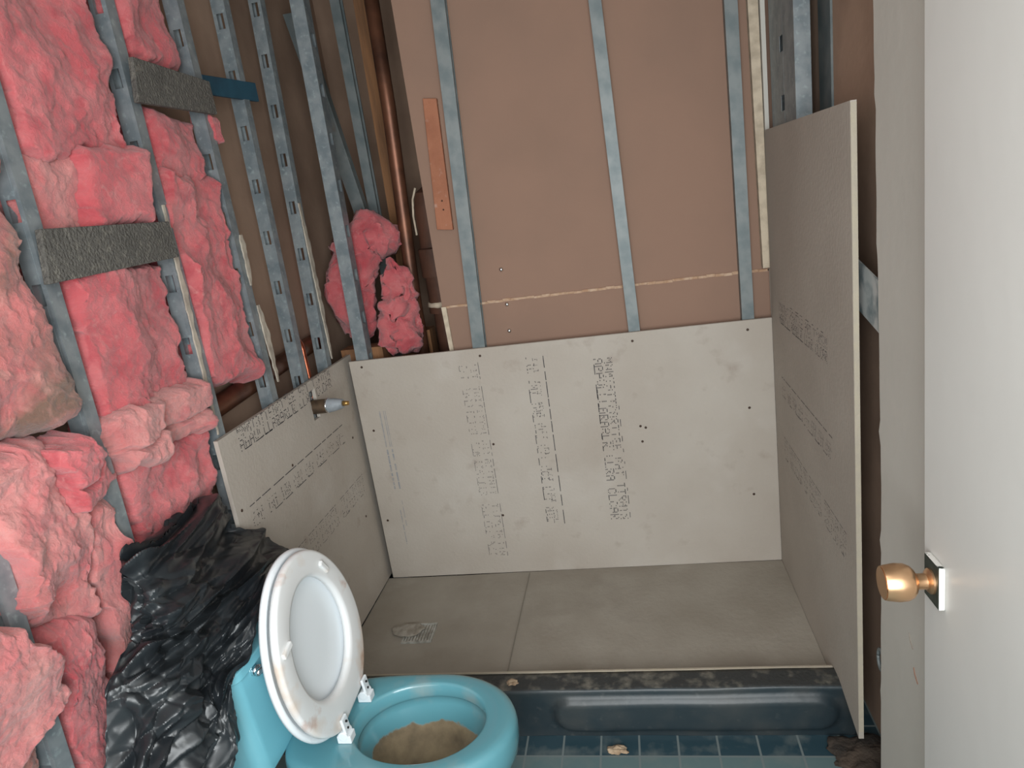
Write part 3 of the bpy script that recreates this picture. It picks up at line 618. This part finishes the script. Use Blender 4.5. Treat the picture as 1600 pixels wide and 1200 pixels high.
# local: x = normal towards the bowl, y across, z up along the seat
def egg(a, b, k, cz, tip=0.0, flat=None):
    z = cz+a*math.sin(k); y = b*math.cos(k)*(1+.06*math.sin(k)*-1)
    if flat is not None: z = max(z, flat)
    return y, z
def seat_ring():
    bm = bmesh.new(); seg = 96; prof_ = []
    # profile across the ring width: t 0 outer..1 inner, x thickness
    sec = [(0, -.006), (.01, .001), (.06, .005), (.14, .006), (.84, .006), (.95, .004), (.99, -.001), (1, -.012), (.85, -.014), (.1, -.014)]
    rows_ = []
    for k in range(seg):
        a = 2*PI*k/seg; yo, zo = egg(.219, .186, a, .228, flat=.022); yi, zi = egg(.142, .126, a, .240)
        rows_.append([bm.verts.new((x, yo+(yi-yo)*t_, zo+(zi-zo)*t_)) for t_, x in sec])
    m_ = len(sec)
    for k in range(seg):
        A_, B2 = rows_[k], rows_[(k+1) % seg]
        for j in range(m_): bm.faces.new((A_[j], A_[(j+1) % m_], B2[(j+1) % m_], B2[j]))
    return bm
o = link('seat_ring', seat_ring(), seat_dirty, SE, True)
def lid():
    bm = bmesh.new(); seg = 96; rows_ = []
    for s, x in ((1, -.019), (1.012, -.024), (1.0, -.031), (.93, -.036), (.6, -.040), (.25, -.041)):
        rows_.append([bm.verts.new((x, egg(.224*s, .192*s, 2*PI*k/seg, .228, flat=.010)[0], egg(.224*s, .192*s, 2*PI*k/seg, .228, flat=.010)[1])) for k in range(seg)])
    inner = [[bm.verts.new((x, egg(.224*s, .192*s, 2*PI*k/seg, .228, flat=.010)[0], egg(.224*s, .192*s, 2*PI*k/seg, .228, flat=.010)[1])) for k in range(seg)] for s, x in ((.97, -.016), (.93, -.022), (.5, -.026), (.1, -.027))]
    loft(bm, inner[::-1]+rows_, True, True); return bm
link('seat_lid', lid(), whiteseat, SE, True)
for yy, zz, aa in ((.108, .352, .5), (-.132, .318, 1.45)):
    bm = bmesh.new(); box(bm, (.004, -.007, -.020), (.013, .007, .020)); o = link('seat_bumper', bm, seat_dirty, SE); o.location = (0, yy, zz); o.rotation_euler = (aa*.9 if yy > 0 else -aa, 0, 0); bevel(o, .003, 2)
for yy in (-.067, .067):
    hg = empty('hinge', (-.178, .008+yy, .386)); hg.parent = T
    bm = bmesh.new(); box(bm, (-.012, -.014, 0), (.022, .014, .020)); tube(bm, [(.004, -.016, .020), (.004, .016, .020)], .012, 16); o = link('hinge_base', bm, whiteseat, hg); bevel(o, .002)
    bm = bmesh.new(); prism(bm, [(.010, -.013, .012), (.010, .013, .012), (.010, .013, .062), (.010, -.013, .062)], (.007, 0, 0)); o = link('hinge_plate', bm, whiteseat, hg); bevel(o, .002); o.rotation_euler = (.0, -.10, 0)
    bm = bmesh.new()
    for zz in (.034, .052): tube(bm, [(.012, 0, zz), (.016, 0, zz)], .0028, 10)
    link('hinge_screw', bm, hole, hg)
tag(T, 'turquoise toilet with raised stained white seat and dirty bowl', 'toilet')

# ------------------------------------------------------------------ black plastic sheeting
BAG = [
  [(-1.04, 1.214, .935), (-1.05, 1.317, .951), (-1.055, 1.425, .958), (-1.05, 1.46, .909), (-1.045, 1.509, .854), (-1.04, 1.555, .773)],
  [(-1.04, 1.109, .976), (-1.0, 1.132, .949), (-1.0, 1.234, .906), (-1.0, 1.352, .855), (-1.0, 1.485, .781), (-.99, 1.616, .678)],
  [(-1.03, 1.081, .938), (-.97, 1.082, .906), (-.96, 1.176, .861), (-.95, 1.274, .808), (-.93, 1.346, .762), (-.93, 1.418, .744)],
  [(-1.01, 1.053, .869), (-.95, 1.051, .854), (-.93, 1.111, .819), (-.92, 1.173, .784), (-.89, 1.205, .768), (-.86, 1.217, .743)],
  [(-1.0, 1.024, .832), (-.95, 1.017, .821), (-.92, 1.058, .783), (-.90, 1.090, .752), (-.88, 1.115, .724), (-.850, 1.146, .699)],
  [(-.99, .944, .81), (-.94, .959, .782), (-.91, .995, .745), (-.9, 1.043, .697), (-.88, 1.061, .682), (-.86, 1.081, .684)],
  [(-.99, .91, .756), (-.93, .916, .735), (-.9, .959, .697), (-.89, 1.005, .648), (-.88, 1.035, .609), (-.86, 1.060, .586)],
  [(-.99, .862, .662), (-.93, .872, .652), (-.9, .906, .618), (-.89, .958, .566), (-.88, .995, .536), (-.87, 1.017, .518)],
  [(-.99, .808, .567), (-.94, .825, .549), (-.91, .856, .513), (-.9, .904, .457), (-.9, .946, .407), (-.88, .965, .398)],
  [(-1.0, .78, .38), (-.95, .79, .37), (-.90, .82, .35), (-.88, .88, .31), (-.88, .94, .27), (-.88, .98, .26)],
  [(-1.0, .78, .03), (-.95, .79, .03), (-.87, .81, .03), (-.84, .87, .03), (-.84, .95, .03), (-.87, 1.0, .03)]]
def cr(p0, p1, p2, p3, f): return .5*((2*p1)+(-p0+p2)*f+(2*p0-5*p1+4*p2-p3)*f*f+(-p0+3*p1-3*p2+p3)*f**3)
def bagsurf(nu=150, nv=300):
    C = [[Vector(p) for p in r] for r in BAG]; nr, nc = len(C), len(C[0])
    def row(r, s):
        t = s*(nc-1); k = min(int(t), nc-2); f = t-k
        return cr(C[r][max(k-1, 0)], C[r][k], C[r][k+1], C[r][min(k+2, nc-1)], f)
    G_ = []
    for j in range(nv+1):
        t = j/nv*(nr-1); k = min(int(t), nr-2); f = t-k; L_ = []
        for i in range(nu+1):
            s = i/nu
            L_.append(cr(row(max(k-1, 0), s), row(k, s), row(k+1, s), row(min(k+2, nr-1), s), f))
        G_.append(L_)
    return G_
G_ = bagsurf(); nv, nu = len(G_)-1, len(G_[0])-1
bm = bmesh.new(); V = []
def ridge(x): return 1-abs(x)*2
for j in range(nv+1):
    r_ = []
    for i in range(nu+1):
        p = G_[j][i]; a = G_[j][min(i+1, nu)]-G_[j][max(i-1, 0)]; b = G_[min(j+1, nv)][i]-G_[max(j-1, 0)][i]
        nn = a.cross(b); nn = (nn.normalized() if nn.length > 1e-9 else Vector((1, 0, 0)))
        if nn.x < 0: nn = -nn
        s, t = i/nu, j/nv
        # long gathered folds running from the upper right to the lower left, plus small creases
        w1 = noise.noise(Vector((s*3+t*9, t*4, 2)))*2.2
        # voronoi-like facets
        dd, _ = noise.voronoi(Vector((s*2.6-t*5, (s*.7+t*1.6)*6, 4.0))); fac = dd[1]-dd[0]
        d2, _ = noise.voronoi(Vector((s*6+t*3, t*15-s*3, 8.0))); fac2 = d2[1]-d2[0]
        f1 = ridge(noise.noise(Vector(((s*1.0+t*1.8)*4.2+w1*.3, (t-s*.25)*2.5, 0))))
        f2 = ridge(noise.noise(Vector(((s+t*2.0)*9, (t-s*.4)*4, 7))))
        edge = min(1, 6*min(s, 1-s)+.25)
        d = (.036*f1+.014*f2+.040*min(fac, .6)+.012*min(fac2, .5)-.036)*edge
        q = p+nn*d
        # ragged silhouette
        if i in (0, 1, nu-1, nu): q += Vector((0, .012*noise.noise(p*40), .012*noise.noise(p*33+Vector((4, 0, 0)))))
        if j < 3: q += Vector((0, 0, .02*noise.noise(p*26)))
        r_.append(bm.verts.new(q))
    V.append(r_)
for j in range(nv):
    for i in range(nu): bm.faces.new((V[j][i], V[j][i+1], V[j+1][i+1], V[j+1][i]))
bag = link('plastic_sheeting', bm, plastic, None, True); md = bag.modifiers.new('film', 'SOLIDIFY'); md.thickness = .002; md.offset = -1; bag.data.set_sharp_from_angle(angle=math.radians(24))
tag(bag, 'crumpled black plastic sheeting draped over the toilet tank and insulation', 'plastic sheet')

# ------------------------------------------------------------------ door with knob
bm = bmesh.new(); box(bm, (.427, .24, .055), (.462, 1.049, 2.10)); D = link('door_1', bm, doorp); bevel(D, .0015); struct(D, 'pale grey door standing open at the right edge')
D.rotation_euler = (-.040, 0, 0)
K = empty('door_knob', (.427, .998, .926)); K.parent = D
bm = bmesh.new(); box(bm, (-.010, -.027, -.036), (0, .027, .036)); o = link('rose_plate', bm, [plate_m, plate_w], K)
for p in o.data.polygons: p.material_index = 0 if p.normal.x < -.5 else 1
bevel(o, .0025, 2)
bm = bmesh.new(); tube(bm, [(-.010, 0, 0), (-.013, 0, 0), (-.016, 0, 0), (-.018, 0, 0), (-.030, 0, 0), (-.034, 0, 0)], [.020, .020, .017, .0125, .0125, .015], 32)
o = link('knob_neck', bm, brass, K); smooth_angle(o)
bm = bmesh.new(); tube(bm, [(-.032, 0, 0), (-.035, 0, 0), (-.040, 0, 0), (-.048, 0, 0), (-.060, 0, 0), (-.076, 0, 0), (-.0805, 0, 0), (-.0815, 0, 0), (-.079, 0, 0)], [.014, .020, .0255, .0290, .0298, .0275, .0262, .0248, .0230], 48, cap=True)
o = link('knob', bm, brass, K); smooth_angle(o, 50)
